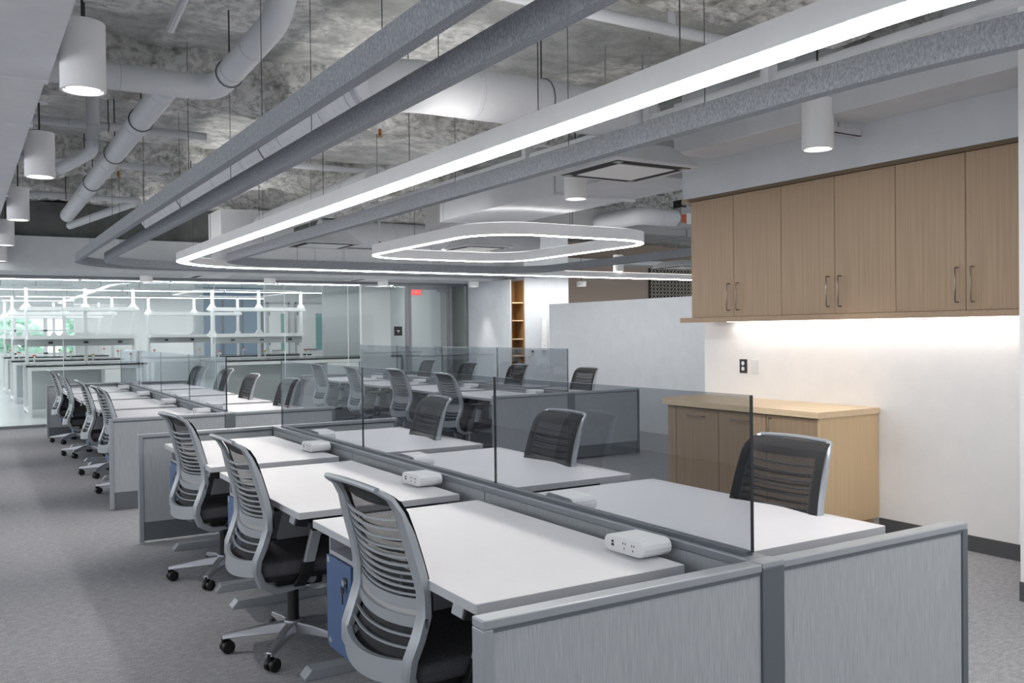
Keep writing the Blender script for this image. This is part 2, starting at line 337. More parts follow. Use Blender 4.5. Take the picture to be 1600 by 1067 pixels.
# ---------------------------------------------------------------- desks
def make_desk(L, D=.745):
    """open side towards -x (local): x 0..D, y 0..L"""
    r = empty('standing_desk')
    mb = MB(); c = .008
    mb.prism(arc(c, L-c, c, 90, 180, 3)+arc(c, c, c, 180, 270, 3)+[(D, 0), (D, L)], .687, .716)
    mb.build('desktop', 'white_laminate', r, bevel=.0015)
    e = .0008; MB().prism(arc(c-e, L-c+e, c, 90, 180, 3)+arc(c-e, c-e, c, 180, 270, 3)+[(D, -e), (D, L+e)], .6885, .7145).build('edge_band', 'laminate_edge', r)
    box('under_frame', 'black_plastic', (.12, .10, .645, D-.06, L-.10, .687), r)
    for y in (.045, L-.105):
        MB().prism([(.03, 0), (.03, .012), (.06, .045), (D-.08, .045), (D-.03, .012), (D-.03, 0)], y-.005, y+.065, 'y').build('foot', 'silver', r, bevel=.003)
        box('leg', 'silver', (.34, y+.0, .045, .43, y+.06, .36), r, bevel=.003); box('leg', 'trim_metal', (.35, y+.005, .36, .42, y+.055, .65), r, bevel=.003)
    cb = MB().prism([(.015, .642), (.07, .632), (.09, .687), (.03, .687)], .10, .17, 'y').build('controller', 'black_plastic', r, bevel=.003)
    MB().prism([(.011, .649), (.015, .645), (.024, .681), (.020, .684)], .104, .166, 'y').build('controller_face', 'pedestal_grey', cb)
    # screen above the keyboard line: modesty panel
    box('modesty_panel', 'trim_dark', (D-.1, .12, .42, D-.085, L-.12, .645), r)
    return r
def make_pedestal():
    """slim cabinet hung under the desk, door towards -x, origin at the floor below the door's middle"""
    r = empty('hanging_pedestal')
    W_, D_ = .25, .44; z0, z1 = .265, .685
    mb = MB(); mb.box(.012, -W_/2, z0+.01, D_, -W_/2+.012, z1).box(.012, W_/2-.012, z0+.01, D_, W_/2, z1).box(.012, -W_/2, z0+.01, D_, W_/2, z0+.022)
    mb.box(.012, -W_/2+.012, .612, D_, W_/2-.012, .628).box(D_-.012, -W_/2+.012, z0+.022, D_, W_/2-.012, z1)
    mb.build('body', 'pedestal_grey', r)
    c = .03
    d = MB().prism(arc(-W_/2+c, z0+c, c, 180, 270, 4)+arc(W_/2-c, z0+c, c, 270, 360, 4)+[(W_/2, .61), (-W_/2, .61)], 0, .012, 'x').build('door', 'blue_paint', r, bevel=.002)
    box('door_clip', 'pedestal_grey', (-.002, W_/2-.035, .585, 0, W_/2-.012, .605), d); box('door_clip', 'pedestal_grey', (-.002, W_/2-.05, z0+.02, 0, W_/2-.025, z0+.035), d)
    MB().rings([[(x, -W_/2+.05+q*math.cos(a*math.pi/6), .545+q*math.sin(a*math.pi/6)) for a in range(12)] for x, q in ((0, .012), (-.012, .012), (-.012, .001))]).build('lock', 'chrome', d)
    box('lock_plate', 'black_plastic', (-.003, -W_/2+.033, .528, 0, -W_/2+.067, .562), d)
    MB().prism([(-W_/2+.046, .47), (-W_/2+.054, .47), (-W_/2+.054, .505), (-W_/2+.064, .515), (-W_/2+.064, .53), (-W_/2+.036, .53), (-W_/2+.036, .515), (-W_/2+.046, .505)], -.015, -.012, 'x').build('key', 'black_plastic', d)
    return r
def make_power():
    """desk power box: stadium end shape, sockets towards -x"""
    r = empty('power_box'); l, d, h = .205, .12, .06; rr = .028
    prof = arc(l/2-rr, rr, rr, -90, 90, 6) + arc(-l/2+rr, h-rr, rr, 90, 270, 6)
    MB().prism(prof, -d/2, d/2, 'x').build('body', 'white_plastic', r, bevel=.004, smooth=False)
    for y, zz, a, b in ((.055, .036, .005, .004), (.055, .025, .006, .004)): box('usb_port', 'socket_dark', (-d/2-.0015, y-a, zz-b, -d/2+.001, y+a, zz+b), r)
    for y in (-.005, -.05):
        for dy, dz in ((-.006, .008), (.006, .008), (0, -.008)): box('socket_slot', 'socket_dark', (-d/2-.0012, y+dy-.0016, .03+dz-.003, -d/2+.001, y+dy+.0016, .03+dz+.003), r)
    return r

# ---------------------------------------------------------------- chair
PROF = [(-.312, .972, .184), (-.276, .947, .198), (-.25, .905, .205), (-.225, .835, .210), (-.2, .75, .214), (-.182, .67, .222), (-.182, .60, .226), (-.203, .535, .226), (-.228, .475, .222), (-.232, .425, .216), (-.205, .365, .207), (-.135, .325, .196), (-.04, .33, .186), (.02, .365, .182)]
PROF = [(x, z*1.016, w) for x, z, w in PROF]
def prof_at(z):
    for (x0, z0, w0), (x1, z1, w1) in zip(PROF, PROF[1:]):
        if z1 <= z <= z0: t = (z0-z)/(z0-z1); return x0+(x1-x0)*t, w0+(w1-w0)*t
    return PROF[0][0], PROF[0][2]
def make_chair():
    r = empty('office_chair')
    # back frame: two uprights sweeping under the seat, top rail, lower band
    mb = MB()
    for s in (-1, 1):
        rings = []
        for i, (x, z, w) in enumerate(PROF):
            a = PROF[max(i-1, 0)]; b = PROF[min(i+1, len(PROF)-1)]; tx, tz = b[0]-a[0], b[1]-a[1]; l = math.hypot(tx, tz); nx, nz = tz/l, -tx/l
            hw_ = .025 if 1 < i < 11 else (.011 if i == 0 else .019); th = .017 if 2 < i < 12 else .009
            rings.append([(x+nx*c*th, s*w+d*hw_, z+nz*c*th) for c, d in ((-1, -.7), (-.6, -1), (.6, -1), (1, -.7), (1, .7), (.6, 1), (-.6, 1), (-1, .7))])
        mb.rings(rings)
    top = [(-.312-.006*(1-abs(t)**2), .184*t, .988+.006*(1-t*t)) for t in [k/8 for k in range(-8, 9)]]
    mb.tube(top, .010, 8)
    for zc, hh in ((.447, .036), (.475, .028)):
        x, w = prof_at(zc)
        rings = []
        for k in range(13):
            t = -1+k/6; bx = x-.045*(1-t*t); rings.append([(bx-.012, t*w, zc-hh*1.0-.02*(1-t*t)), (bx+.006, t*w, zc-hh-.02*(1-t*t)), (bx+.012, t*w, zc+hh-.02*(1-t*t)), (bx-.006, t*w, zc+hh-.02*(1-t*t))])
        if hh > .03: mb.rings(rings)
    mb.build('back_frame', 'chair_silver', r, smooth=True)
    for s in (-1, 1):   # side slots with lumbar slider
        sl = MB()
        pts = [(prof_at(z)[0], s*(prof_at(z)[1]+.0212), z) for z in (.74, .70, .66, .62, .58)]
        sl.tube(pts, .0035, 6); sl.build('lumbar_track', 'black_plastic', r)
        x, w = prof_at(.592); box('lumbar_knob', 'chrome', (x-.005, s*(w+.021)-.004, .578, x+.005, s*(w+.021)+.004, .606), r)
    # flexing slats
    def slat(z, hh, th, sag=.03, mt='chair_silver', nm='back_slat'):
        x, w = prof_at(z); rings = []
        for k in range(11):
            t = -1+k/5; bx = x-sag*(1-t*t)+.004; zz = z-.014*(1-t*t)
            rings.append([(bx-th, t*(w-.012), zz-hh), (bx+th, t*(w-.012), zz-hh), (bx+th, t*(w-.012), zz+hh), (bx-th, t*(w-.012), zz+hh)])
        return MB().rings(rings).build(nm, mt, r, smooth=True)
    for z in (.895, .865, .835, .806, .778, .752, .728, .705, .684, .664): slat(z, .0035, .004)
    slat(.637, .017, .005, .03, nm='lumbar_bar'); slat(.585, .017, .005, .03, nm='lumbar_bar'); slat(.611, .010, .003, .028, 'duct_grey', 'lumbar_window')
    for z in (.545, .512): slat(z, .0035, .004)
    # knit sheet in front of the slats
    zs = [.955, .92, .89, .86, .82, .78, .74, .70, .66, .62, .58, .54, .50, .475]
    def sheet(zl, a, b, off):
        mb = MB(); nu = 12
        for z in zl:
            x, w = prof_at(z)
            for k in range(nu+1):
                t = a+(b-a)*k/nu; q_ = max(0, min(1, (.982-z)/.09)); mb.v.append((x+off*min(1, q_+.7)-.03*q_*max(0, 1-(t/.86)**2), t*(w+.016), z-.014*q_*max(0, 1-(t/.86)**2)))
        for j in range(len(zl)-1):
            for k in range(nu): mb.f.append((j*(nu+1)+k, j*(nu+1)+k+1, (j+1)*(nu+1)+k+1, (j+1)*(nu+1)+k))
        return mb
    sheet(zs, -1, 1, .0205).build('back_mesh', 'mesh_fabric', r, smooth=True)
    e = sheet([.986, .97, .95, .93], -1, 1, .022)
    for a, b in ((-1, -.80), (.80, 1)):
        s2 = sheet(zs, a, b, .022); n = len(e.v); e.v += s2.v; e.f += [tuple(i+n for i in q) for q in s2.f]
    e.build('mesh_border', 'knit_dense', r, smooth=True)
    for z in (.86, .825, .79, .757, .725, .695, .667, .63, .595, .56, .527, .5):
        x, w = prof_at(z); rings = []
        for k in range(9):
            t = -1+k/4; g_ = max(0, 1-(t*(w-.04)/(w+.016)/.86)**2); bx = x+.0225-.03*g_; zz = z-.014*g_; rings.append([(bx-.001, t*(w-.04), zz-.0035), (bx+.001, t*(w-.04), zz-.0035), (bx+.001, t*(w-.04), zz+.0035), (bx-.001, t*(w-.04), zz+.0035)])
        MB().rings(rings).build('knit_stripe', 'knit_dense', r)
    # seat, mechanism, column
    mb = MB(); mb.prism(arc(-.16, -.16, .07, 180, 270, 5)+arc(.18, -.15, .09, 270, 360, 5)+arc(.18, .15, .09, 0, 90, 5)+arc(-.16, .16, .07, 90, 180, 5), .395, .46)
    mb.build('seat', 'seat_fabric', r, bevel=.024, seg=4, smooth=True)
    mb = MB(); mb.prism(arc(-.15, -.15, .06, 180, 270, 4)+arc(.16, -.14, .08, 270, 360, 4)+arc(.16, .14, .08, 0, 90, 4)+arc(-.15, .15, .06, 90, 180, 4), .375, .395)
    mb.build('seat_pan', 'black_plastic', r)
    box('mechanism', 'black_plastic', (-.11, -.075, .30, .12, .075, .375), r, bevel=.012)
    for s in (-1, 1):
        pv = MB(); pv.rings([[(.02+.022*math.cos(a*.524), s*y, .365+.022*math.sin(a*.524)) for a in range(12)] for y in (.165, .20)]).build('pivot', 'alloy', r, smooth=True)
    MB().cyl(0, 0, .12, .31, .026, 16).build('gas_column', 'black_plastic', r, smooth=True)
    # arms
    for s in (-1, 1):
        a = MB().rings([[(x+c*.026, s*y+d*.013, z) for c, d in ((-1, -1), (1, -1), (1, 1), (-1, 1))] for x, y, z in ((-.04, .20, .34), (-.03, .255, .40), (-.015, .262, .46))]).build('armrest', 'black_plastic', r, bevel=.004)
        MB().rings([[(x+c*.024, s*y+d*.012, z) for c, d in ((-1, -1), (1, -1), (1, 1), (-1, 1))] for x, y, z in ((-.017, .262, .45), (.02, .266, .60))]).build('arm_post', 'chair_silver', a, bevel=.004)
        box('arm_sleeve', 'black_plastic', (-.005, s*.266-.016, .59, .047, s*.266+.016, .63), a, bevel=.004)
        mb = MB(); mb.prism(arc(-.06, s*.266, .035, 90, 270, 5)+arc(.15, s*.266, .035, -90, 90, 5), .63, .655); mb.build('arm_pad', 'black_plastic', a, bevel=.008)
    # five-star base
    mb = MB(); mb.cyl(0, 0, .075, .135, .042, 16)
    for k in range(5):
        a = math.radians(72*k+160); c, s_ = math.cos(a), math.sin(a)
        rings = []
        for t, w, z0, z1 in ((.03, .028, .08, .128), (.12, .024, .078, .120), (.25, .019, .072, .098), (.315, .017, .068, .088)):
            rings.append([(c*t-s_*d*w, s_*t+c*d*w, z) for d, z in ((-1, z0), (1, z0), (.72, z1), (-.72, z1))])
        mb.rings(rings)
    mb.build('base', 'alloy', r, bevel=.004)
    first = None
    for k in range(5):
        a = math.radians(72*k+160); x, y = .31*math.cos(a), .31*math.sin(a)
        if first is None:
            mb = MB()
            for s in (-1, 1):
                mb.rings([[(-.018+q*math.cos(i*math.pi/8), s*yy, .03+q*math.sin(i*math.pi/8)) for i in range(16)] for yy, q in ((.006, .028), (.010, .030), (.022, .030), (.027, .024))])
            mb.box(-.02, -.006, .03, .006, .006, .066).cyl(0, 0, .05, .08, .009, 8)
            first = mb.build('caster', 'black_rubber', r, smooth=True); c = first; c.location = (x, y, 0)
        else: c = share(first, (x, y, 0), parent=r)
        c.rotation_euler.z = a+[.4, -.5, .9, -.2, 2.4][k]
    for ch in r.children: ch.scale = (1, 1, 1)
    return r

# ---------------------------------------------------------------- place the three benches
CHAIR = make_chair(); DESK = make_desk(1.32); POWER = make_power(); PED = make_pedestal()
USED = set()
def inst(proto, loc, rz, label, cat, group):
    o = proto if proto.name not in USED else copy_tree(proto)
    USED.add(proto.name); o.location = loc; o.rotation_euler.z = rz; tag(o, label, cat, group); return o
PI = math.pi
def desks(bench_desc, x0, y0s, sides, xs, peds):
    n = len(y0s)
    for s in sides:
        side = 'aisle side' if s < 0 else 'far side'
        for i, y in enumerate(y0s):
            o_ = ORD[i]
            if s < 0:
                inst(DESK, (x0+.128, y, 0), 0, f'white standing desk, {o_} from near end, {side} of {bench_desc}', 'desk', 'white standing desks')
                inst(POWER, (x0+.105+.745, y+(.20 if (i == 0 and bench_desc == N1) else .34), .716), 0, f'white power box on {o_} desk from near end, {side}, {bench_desc}', 'power box', 'desk power boxes')
            else:
                inst(DESK, (2*xs-x0-.098, y+1.32, 0), PI, f'white standing desk, {o_} from near end, {side} of {bench_desc}', 'desk', 'white standing desks')
                inst(POWER, (xs+.13, y+.95, .716), PI, f'white power box on {o_} desk from near end, {side}, {bench_desc}', 'power box', 'desk power boxes')
            if (s, i) in peds:
                if s < 0: inst(PED, (x0+.135, y+1.06, 0), 0, f'blue-door pedestal under {o_} desk from near end, {side} of {bench_desc}', 'pedestal', 'blue hanging pedestals')
                else: inst(PED, (x0+2*(xs-x0)-.125, y+.28, 0), PI, f'blue-door pedestal under {o_} desk from near end, {side} of {bench_desc}', 'pedestal', 'blue hanging pedestals')
def chairs(bench_desc, side, lst):
    for i, (x, y, rz) in enumerate(lst):
        inst(CHAIR, (x, y, 0), rz, f'grey mesh-back office chair, {ORD[i]} from near end, {side} of {bench_desc}', 'chair', 'office chairs at the desks')
N1, N2, N3 = 'nearest bench', 'bench by lab glass', 'bench by low wall'
X1 = 1.045
bench('desk_screen', (X1, 1.86, 0), 4.885, 3, [.075, 1.60, 3.145, 4.72], 'grey fabric desk screens with smoked glass divider, nearest bench')
desks(N1, X1, (2.125, 3.615, 5.137), (-1, 1), 2.025, {(-1, 0), (-1, 1), (-1, 2)})
chairs(N1, 'aisle side', [(1.335, 2.66, .05), (1.295, 4.09, .02), (1.335, 5.53, .10)])
chairs(N1, 'far side', [(2.67, 2.62, PI), (2.62, 4.22, PI), (2.58, 5.74, PI-.05)])
bench('desk_screen', (X1, 8.1, 0), 6.40, 4, [.10, 1.62, 3.16, 4.70, 6.25], 'grey fabric desk screens with smoked glass divider, bench by lab glass')
desks(N2, X1, (8.28, 9.83, 11.38, 12.93), (-1, 1), 2.025, {(-1, 0), (-1, 1), (-1, 2), (-1, 3)})
chairs(N2, 'aisle side', [(1.35, 9.0, .05), (1.34, 10.3, .0), (1.33, 12.1, -.04), (1.34, 13.75, .03)])
chairs(N2, 'far side', [(2.58, 9.0, PI+.03), (2.58, 10.4, PI), (2.76, 12.2, PI-.1), (2.75, 13.6, PI)])
X3 = 4.826
bench('desk_screen', (X3, 8.28, 0), 6.40, 4, [.06, 1.62, 3.16, 4.70, 6.2], 'grey fabric desk screens with smoked glass divider, bench by low wall', xs=1.0, wx=1.975)
desks(N3, X3, (8.46, 10.0, 11.55, 13.1), (-1, 1), 5.826, {(-1, 0), (-1, 1), (-1, 2), (-1, 3), (1, 0), (1, 1)})
chairs(N3, 'aisle side', [(4.86, 8.98, .02), (4.95, 10.5, .05), (4.83, 11.7, -.02), (4.86, 13.2, .03)])
chairs(N3, 'far side', [(6.33, 9.05, PI), (6.27, 10.55, PI), (6.15, 11.75, PI), (6.35, 13.5, PI)])

# ---------------------------------------------------------------- wood cabinets
def handle(parent, p0, p1, out, nm='handle'):
    """bar pull: p0, p1 feet on the door, standing off along out"""
    a, b, o = Vector(p0), Vector(p1), Vector(out)*.032
    return MB().tube([a, a+o*.85, a+o+(b-a).normalized()*.006, b+o-(b-a).normalized()*.006, b+o*.85, b], .0045, 8).build(nm, 'steel', parent, smooth=True)
def upper_cabinets():
    ys = [(4.676, 5.641), (3.715, 4.676), (2.755, 3.715)]
    names = ['left-hand', 'middle', 'right-hand']
    for (y0, y1), nm in zip(ys, names):
        r = empty('wall_cabinet', (5.2, y0, 1.545), label=f'oak-veneer two-door wall cabinet, {nm} one of the row of three', cat='cabinet', group='oak wall cabinets above the counter')
        w = y1-y0; mb = MB(); mb.box(.02, .001, 0, .343, w-.001, .96); mb.build('body', 'oak_dark_edge', r)
        for k in (0, 1):
            a = k*w/2; d = box('door', 'oak', (0, a+.002, .003, .02, a+w/2-.002, .957), r, bevel=.001)
            yh = (w/2-.05) if k == 0 else (w/2+.05)
            hy = yh-(d.location.y)
            handle(d, (-.01, hy, .05), (-.01, hy, .26), (-1, 0, 0))
    o = box('under_shelf_board', 'oak', (5.16, 2.755, 1.523, 5.545, 5.74, 1.545)); tag(o, 'thin oak board under the wall cabinets sticking out at the left end', 'shelf')
    box('light_lip', 'oak', (-.1925, -1.4925, -.018, -.175, 1.4925, 0), o)
    l = empty('under_cabinet_light', (5.47, 4.2, 1.507), label='long strip light under the oak wall cabinets', cat='light')
    box('housing', 'white_plastic', (-.03, -1.4, .004, .03, 1.3, .016), l); box('diffuser', 'under_led', (-.022, -1.39, 0, .022, 1.29, .004), l)
upper_cabinets()
def counter():
    r = empty('base_cabinet', (4.9, 4.094, 0), label='low oak base cabinet with rounded left corner against the white wall', cat='cabinet')
    D, L, H_ = .64, 1.77, .882
    mb = MB(); mb.prism([(0, 0), (D, 0), (D, L)] + [(.30, L)] + arc(.30, L-.30, .30, 90, 180, 10)[1:], .838, H_); mb.build('countertop', 'oak_top', r, bevel=.003)
    mb = MB(); mb.prism([(.075, .03), (D, .03), (D, L-.05), (.32, L-.05)] + arc(.32, L-.05-.245, .245, 90, 180, 8)[1:], .1, .83); mb.build('body', 'oak_dark_edge', r)
    box('side_panel', 'oak_light', (.03, .012, .1, D, .034, .838), r, bevel=.001)
    box('plinth', 'oak_light', (.30, .06, 0, D, L-.12, .1), r); box('shadow_gap', 'dark_gap', (.06, .034, .828, .12, L-.32, .838), r)
    seg = [(.036, .504), (.504, .987), (.987, 1.467)]
    for i, (a, b) in enumerate(seg):
        d = box('door', 'oak', (.045, a+.003, .105, .067, b-.003, .826), r, bevel=.001); cy = (a+b)/2; cx = .056
        if i == 0: y = b-.045-cy; handle(d, (-.011, y, .56), (-.011, y, .70), (-1, 0, 0))
        else: handle(d, (-.011, -.09, .665), (-.011, .09, .665), (-1, 0, 0))
    # curved end panel
    mb = MB(); mb.band([(.056, 1.47), (.056, 1.475)]+[(p[0], p[1]) for p in reversed(arc(.32, 1.475, .264, 90, 180, 8, .245))], -.011, .011, .105, .826); mb.build('curved_end_panel', 'oak', r, smooth=True)
counter()
def wall_plates():
    r = empty('outlet', (5.545, 5.397, 1.082), label='dark wall plate with two white outlets above the oak counter', cat='outlet')
    box('plate', 'socket_dark', (-.008, -.04, 0, 0, .04, .115), r, bevel=.002)
    for z in (.02, .065): MB().prism(arc(0, z+.0165, .017, 0, 360, 12)[:-1], -.011, -.007, 'x').build('receptacle', 'white_plastic', r)
    r = empty('light_switch', (5.545, 5.27, 1.08), label='white switch plate right of the dark outlet plate', cat='switch')
    box('plate', 'white_plastic', (-.007, -.038, 0, 0, .038, .118), r, bevel=.002); box('paddle', 'white_plastic', (-.011, -.018, .025, -.006, .018, .093), r, bevel=.002)
wall_plates()
def niche():
    r = empty('niche_bookcase', (8.902, 14.6, 0), label='tall narrow wooden bookcase built in beside the white column', cat='bookcase')
    w, d = .29, .32
    box('side_panel', 'shelf_wood', (0, 0, 0, .018, d, 2.42), r); box('side_panel', 'shelf_wood', (w-.018, 0, 0, w, d, 2.42), r); box('back_panel', 'shelf_wood', (.018, d-.012, 0, w-.018, d, 2.42), r)
    for z in (.25, .62, .97, 1.29, 1.64, 1.98): box('shelf', 'oak_light', (.018, .005, z, w-.018, d-.012, z+.022), r)
    b = empty('wall_device', (9.62, 14.6, 1.08), label='slim white vertical box mounted on the white column', cat='box')
    box('cover', 'white_plastic', (-.05, -.05, 0, .05, 0, .62), b, bevel=.006); box('slot', 'lab_grey', (-.02, -.053, .08, .02, -.049, .1), b)
    b = empty('wall_thermostat', (9.36, 14.6, .98), label='small grey control panel on the white column left of slim box', cat='control panel')
    box('case', 'lab_grey', (-.04, -.02, 0, .04, 0, .12), b, bevel=.004); box('screen', 'socket_dark', (-.025, -.022, .06, .025, -.019, .1), b)
niche()
def chevron():
    r = empty('chevron_panel', (14.27, 16.98, 1.2), label='black wall panel with pale chevron stripes above the low wall', cat='wall panel')
    box('backing', 'chevron_dark', (0, -.012, 0, 4.2, 0, 1.9), r)
    mb = MB(); cw = .225; t = .036
    for c in range(18):
        x0 = .03+c*cw
        for k in range(20):
            z = .02+k*.088
            for a, b, za, zb in ((x0+.012, x0+cw/2-.012, z, z+.12), (x0+cw/2+.012, x0+cw-.012, z+.12, z)):
                if max(za, zb)+t > 1.9: continue
                n = len(mb.v)
                mb.v += [(a, -.02, za), (b, -.02, zb), (b, -.02, zb+t), (a, -.02, za+t), (a, -.012, za), (b, -.012, zb), (b, -.012, zb+t), (a, -.012, za+t)]
                mb.f += [tuple(n+i for i in q) for q in ((0, 1, 2, 3), (4, 7, 6, 5), (0, 4, 5, 1), (3, 2, 6, 7), (1, 5, 6, 2), (0, 3, 7, 4))]
    tag(mb.build('stripes', 'chevron_light', r), kind='stuff')
chevron()

# ---------------------------------------------------------------- hanging felt baffles and LED loops
ZB = 2.47
def wires(parent, pts, z0, z1=ZS-.02, r=.0022):
    for x, y in pts: MB().tube([(x, y, z0), (x, y, z1)], r, 5).build('hanger_wire', 'wire', parent)
def loopU(xl, yf, rc, near_r, xr, y_near, rce=None):
    """plan path from beyond the near right, down the left run, round the far corner, along the far run"""
    p = [q for q in arc(xl+near_r, y_near, near_r, 270, 180, 18)]
    if near_r < 2: p = [(xl+near_r+.45-.15*k, y_near-near_r) for k in range(3)] + p + [(xl, y_near+(yf-rc-y_near)*k/6) for k in range(1, 6)]
    p += arc(xl+rc, yf-rc, rc, 180, 90, 10); p += [(xl+rc+(xr-xl-rc)*k/5, yf) for k in range(1, 6)]
    return p
def felt(path, t, label, wire_pts, closed=False):
    r = empty('felt_baffle', (path[0][0], path[0][1], ZB), label=label, cat='acoustic baffle', group='grey felt ceiling baffles')
    ox, oy = path[0]; P = [(x-ox, y-oy) for x, y in path]
    MB().band(P, -t/2, t/2, 0, .116, closed).build('felt_strip', 'felt', r, smooth=True)
    wires(r, [(x-ox, y-oy) for x, y in wire_pts], .116, ZS-ZB)
    return r
felt(loopU(1.39, 14.95, 1.35, 5.0, 9.5, -1.2), .055, 'outermost grey felt baffle on the left, nearest the round ceiling lamps', [(1.39, y) for y in (1.6, 3.2, 4.8, 6.6, 8.4, 10.3, 12.2)]+[(3.2, 14.95), (5.2, 14.95)])
felt(loopU(1.73, 14.62, 1.25, 5.0, 9.5, -1.0), .055, 'second grey felt baffle from the left, between outermost baffle and long LED light', [(1.73, y) for y in (1.8, 3.4, 5.0, 6.8, 8.6, 10.5, 12.2)]+[(3.6, 14.62), (5.6, 14.62)])
p3 = arc(3.235+4.2, 2.72, 4.2, 222, 180, 14) + [(3.235, 2.8+(12.7-2.8)*k/6) for k in range(1, 6)] + arc(3.235+.9, 12.75, .9, 180, 90, 9) + [(4.13+3.7*k/4, 13.65) for k in range(1, 5)] + arc(7.83, 12.75, .9, 90, 0, 9) + [(8.73, 12.75-6.2*k/5) for k in range(1, 6)]
felt(p3, .07, 'inner grey felt baffle right of the long LED light, looping round the rounded LED ring', [(3.235, y) for y in (3.4, 4.6, 6.1, 7.6, 9.4, 11.2)]+[(5.2, 13.65), (6.9, 13.65), (8.73, 11.0)])
def led(path, w, label, wire_pts, closed=False, h=.108, nm='led_loop_light'):
    r = empty(nm, (path[0][0], path[0][1], ZB), label=label, cat='pendant light'); ox, oy = path[0]; P = [(x-ox, y-oy) for x, y in path]
    MB().band(P, -w/2-.006, w/2+.006, .004, h, closed).build('housing', 'paint_white', r, smooth=True)
    MB().band(P, -w/2, w/2, -.002, .004, closed).build('diffuser', 'led', r, smooth=True)
    MB().band(P, -w/2+.01, w/2-.01, h, h+.003, closed).build('added_uplight', 'led_added_up', r, smooth=True)  # added glowing strip that brightens the ceiling; fixture probably has no uplight
    wires(r, [(x-ox, y-oy) for x, y in wire_pts], h, ZS-ZB, .003)
led(loopU(2.62, 14.05, 1.2, 1.6, 14.0, 1.95)[:], .14, 'long continuous LED light running down the room and turning along the far soffit', [(2.62, y) for y in (2.9, 4.0, 5.6, 7.3, 9.2, 11.3)]+[(4.6, 14.05), (7.0, 14.05)])
rx0, rx1, ry0, ry1, rc = 4.64, 7.02, 8.1, 11.5, .62
led(arc(rx0+rc, ry0+rc, rc, 270, 180, 16)+arc(rx0+rc, ry1-rc, rc, 180, 90, 16)+arc(rx1-rc, ry1-rc, rc, 90, 0, 16)+arc(rx1-rc, ry0+rc, rc, 0, -90, 16), .07, 'closed rounded-rectangle LED ring light hanging inside the felt loop', [(rx0, 9.8), (rx1, 9.8), (5.7, ry0), (5.7, ry1)], True, .13, 'led_ring_light')

# ---------------------------------------------------------------- cylinder downlights
def make_downlight(h=.32, rad=.1, stem=True, zt=ZS):
    r = empty('cylinder_downlight')
    mb = MB(); n = 28
    mb.rings([[(q*math.cos(2*math.pi*i/n), q*math.sin(2*math.pi*i/n), z) for i in range(n)] for z, q in ((.03, rad-.016), (0, rad-.012), (0, rad), (h-.004, rad), (h, rad-.004), (h, .004))])
    mb.build('shade', 'paint_white', r, smooth=True)
    MB().cyl(0, 0, .014, .022, rad-.013, 24).build('reflector_ring', 'duct_grey', r); MB().cyl(0, 0, .010, .014, rad-.026, 24).build('lamp', 'lamp_face', r)
    if stem:
        MB().cyl(0, 0, h, zt, .006, 8).build('stem', 'wire', r); MB().cyl(0, 0, zt-.025, zt, .06, 20).build('canopy', 'paint_white', r)
    ld = bpy.data.lights.new('spot', 'SPOT'); ld.energy = SPOT_W; ld.spot_size = math.radians(58); ld.spot_blend = .7; ld.shadow_soft_size = .06; ld.color = (1, .93, .85)
    lo = bpy.data.objects.new('spot', ld); COL.objects.link(lo); lo.parent = r; lo.location = (0, 0, .004)
    return r
DL = make_downlight(stem=True, zt=.88); DM = make_downlight(stem=True, zt=.56); DB = make_downlight(h=.10, stem=True, zt=1.12); DS = make_downlight(h=.10, rad=.1, stem=False)
def down(proto, x, y, z, label):
    inst(proto, (x, y, z), 0, label, 'ceiling lamp', 'white cylinder downlights')
for i, y in enumerate((4.68, 7.35, 10.15, 13.0, 15.05)):
    down(DM if i == 1 else DL, .515, y, 2.6 if i < 4 else 2.55, f'white cylinder pendant lamp, {ORD[i]} from the front in the left row along the duct')
down(DL, 4.74, 3.95, 2.6, 'white cylinder pendant lamp hanging in front of the oak wall cabinets')
down(DL, 4.62, 6.47, 2.6, 'white cylinder pendant lamp under the big square ceiling cassette')
down(DL, 11.0, 14.0, 2.6, 'white cylinder pendant lamp near the brown wall, between felt and LED line')
for x, y, d in ((2.63, 15.8, 'above the left of the lab glass'), (4.64, 15.7, 'above the middle of the lab glass'), (6.79, 15.75, 'left of the glass door'), (8.6, 15.5, 'left of the tall bookcase')):
    down(DS, x, y, 2.33, f'short white cylinder lamp under the far soffit, {d}')
down(DB, 10.9, 15.1, 2.36, 'short white cylinder lamp in front of the brown wall')

# ---------------------------------------------------------------- ceiling services
def cassette(x, y, z, s, label, deep=.16, rz=0):
    r = empty('ceiling_cassette', (x, y, z), rz, label=label, cat='air conditioner'); h = s/2
    mb = MB(); mb.rings([[(c*q, d*q, zz) for c, d in ((-1, -1), (1, -1), (1, 1), (-1, 1))] for zz, q in ((0, h), (.012, h), (.05, h*.9), (deep, h*.62))]); mb.build('cover', 'duct_paint', r)
    box('vent_slot', 'dark_gap', (-h*.88, -h*.88, -.003, h*.88, h*.88, .001), r)
    box('intake_grille', 'white_plastic', (-h*.66, -h*.66, -.008, h*.66, h*.66, -.003), r, bevel=.003)
    for c, d in ((-1, -1), (1, -1), (1, 1), (-1, 1)): box('corner_clip', 'duct_grey', (c*h*.78-.025, d*h*.78-.025, -.008, c*h*.78+.025, d*h*.78+.025, -.003), r)
    for c in (-.45, .45): MB().tube([(c*h, 0, deep), (c*h, 0, ZS-z)], .006, 6).build('hanger_rod', 'duct_grey', r)
    return r
cassette(4.14, 5.18, 2.6, .76, 'large white square ceiling cassette left of the oak cabinets')
cassette(4.08, 11.4, 2.6, .80, 'white square ceiling cassette between long LED light and LED ring')
cassette(6.25, 11.15, 2.62, .75, 'white square ceiling cassette seen inside the LED ring')
cassette(11.7, 12.9, 2.62, .85, 'white square ceiling cassette near the chevron panel', .12)
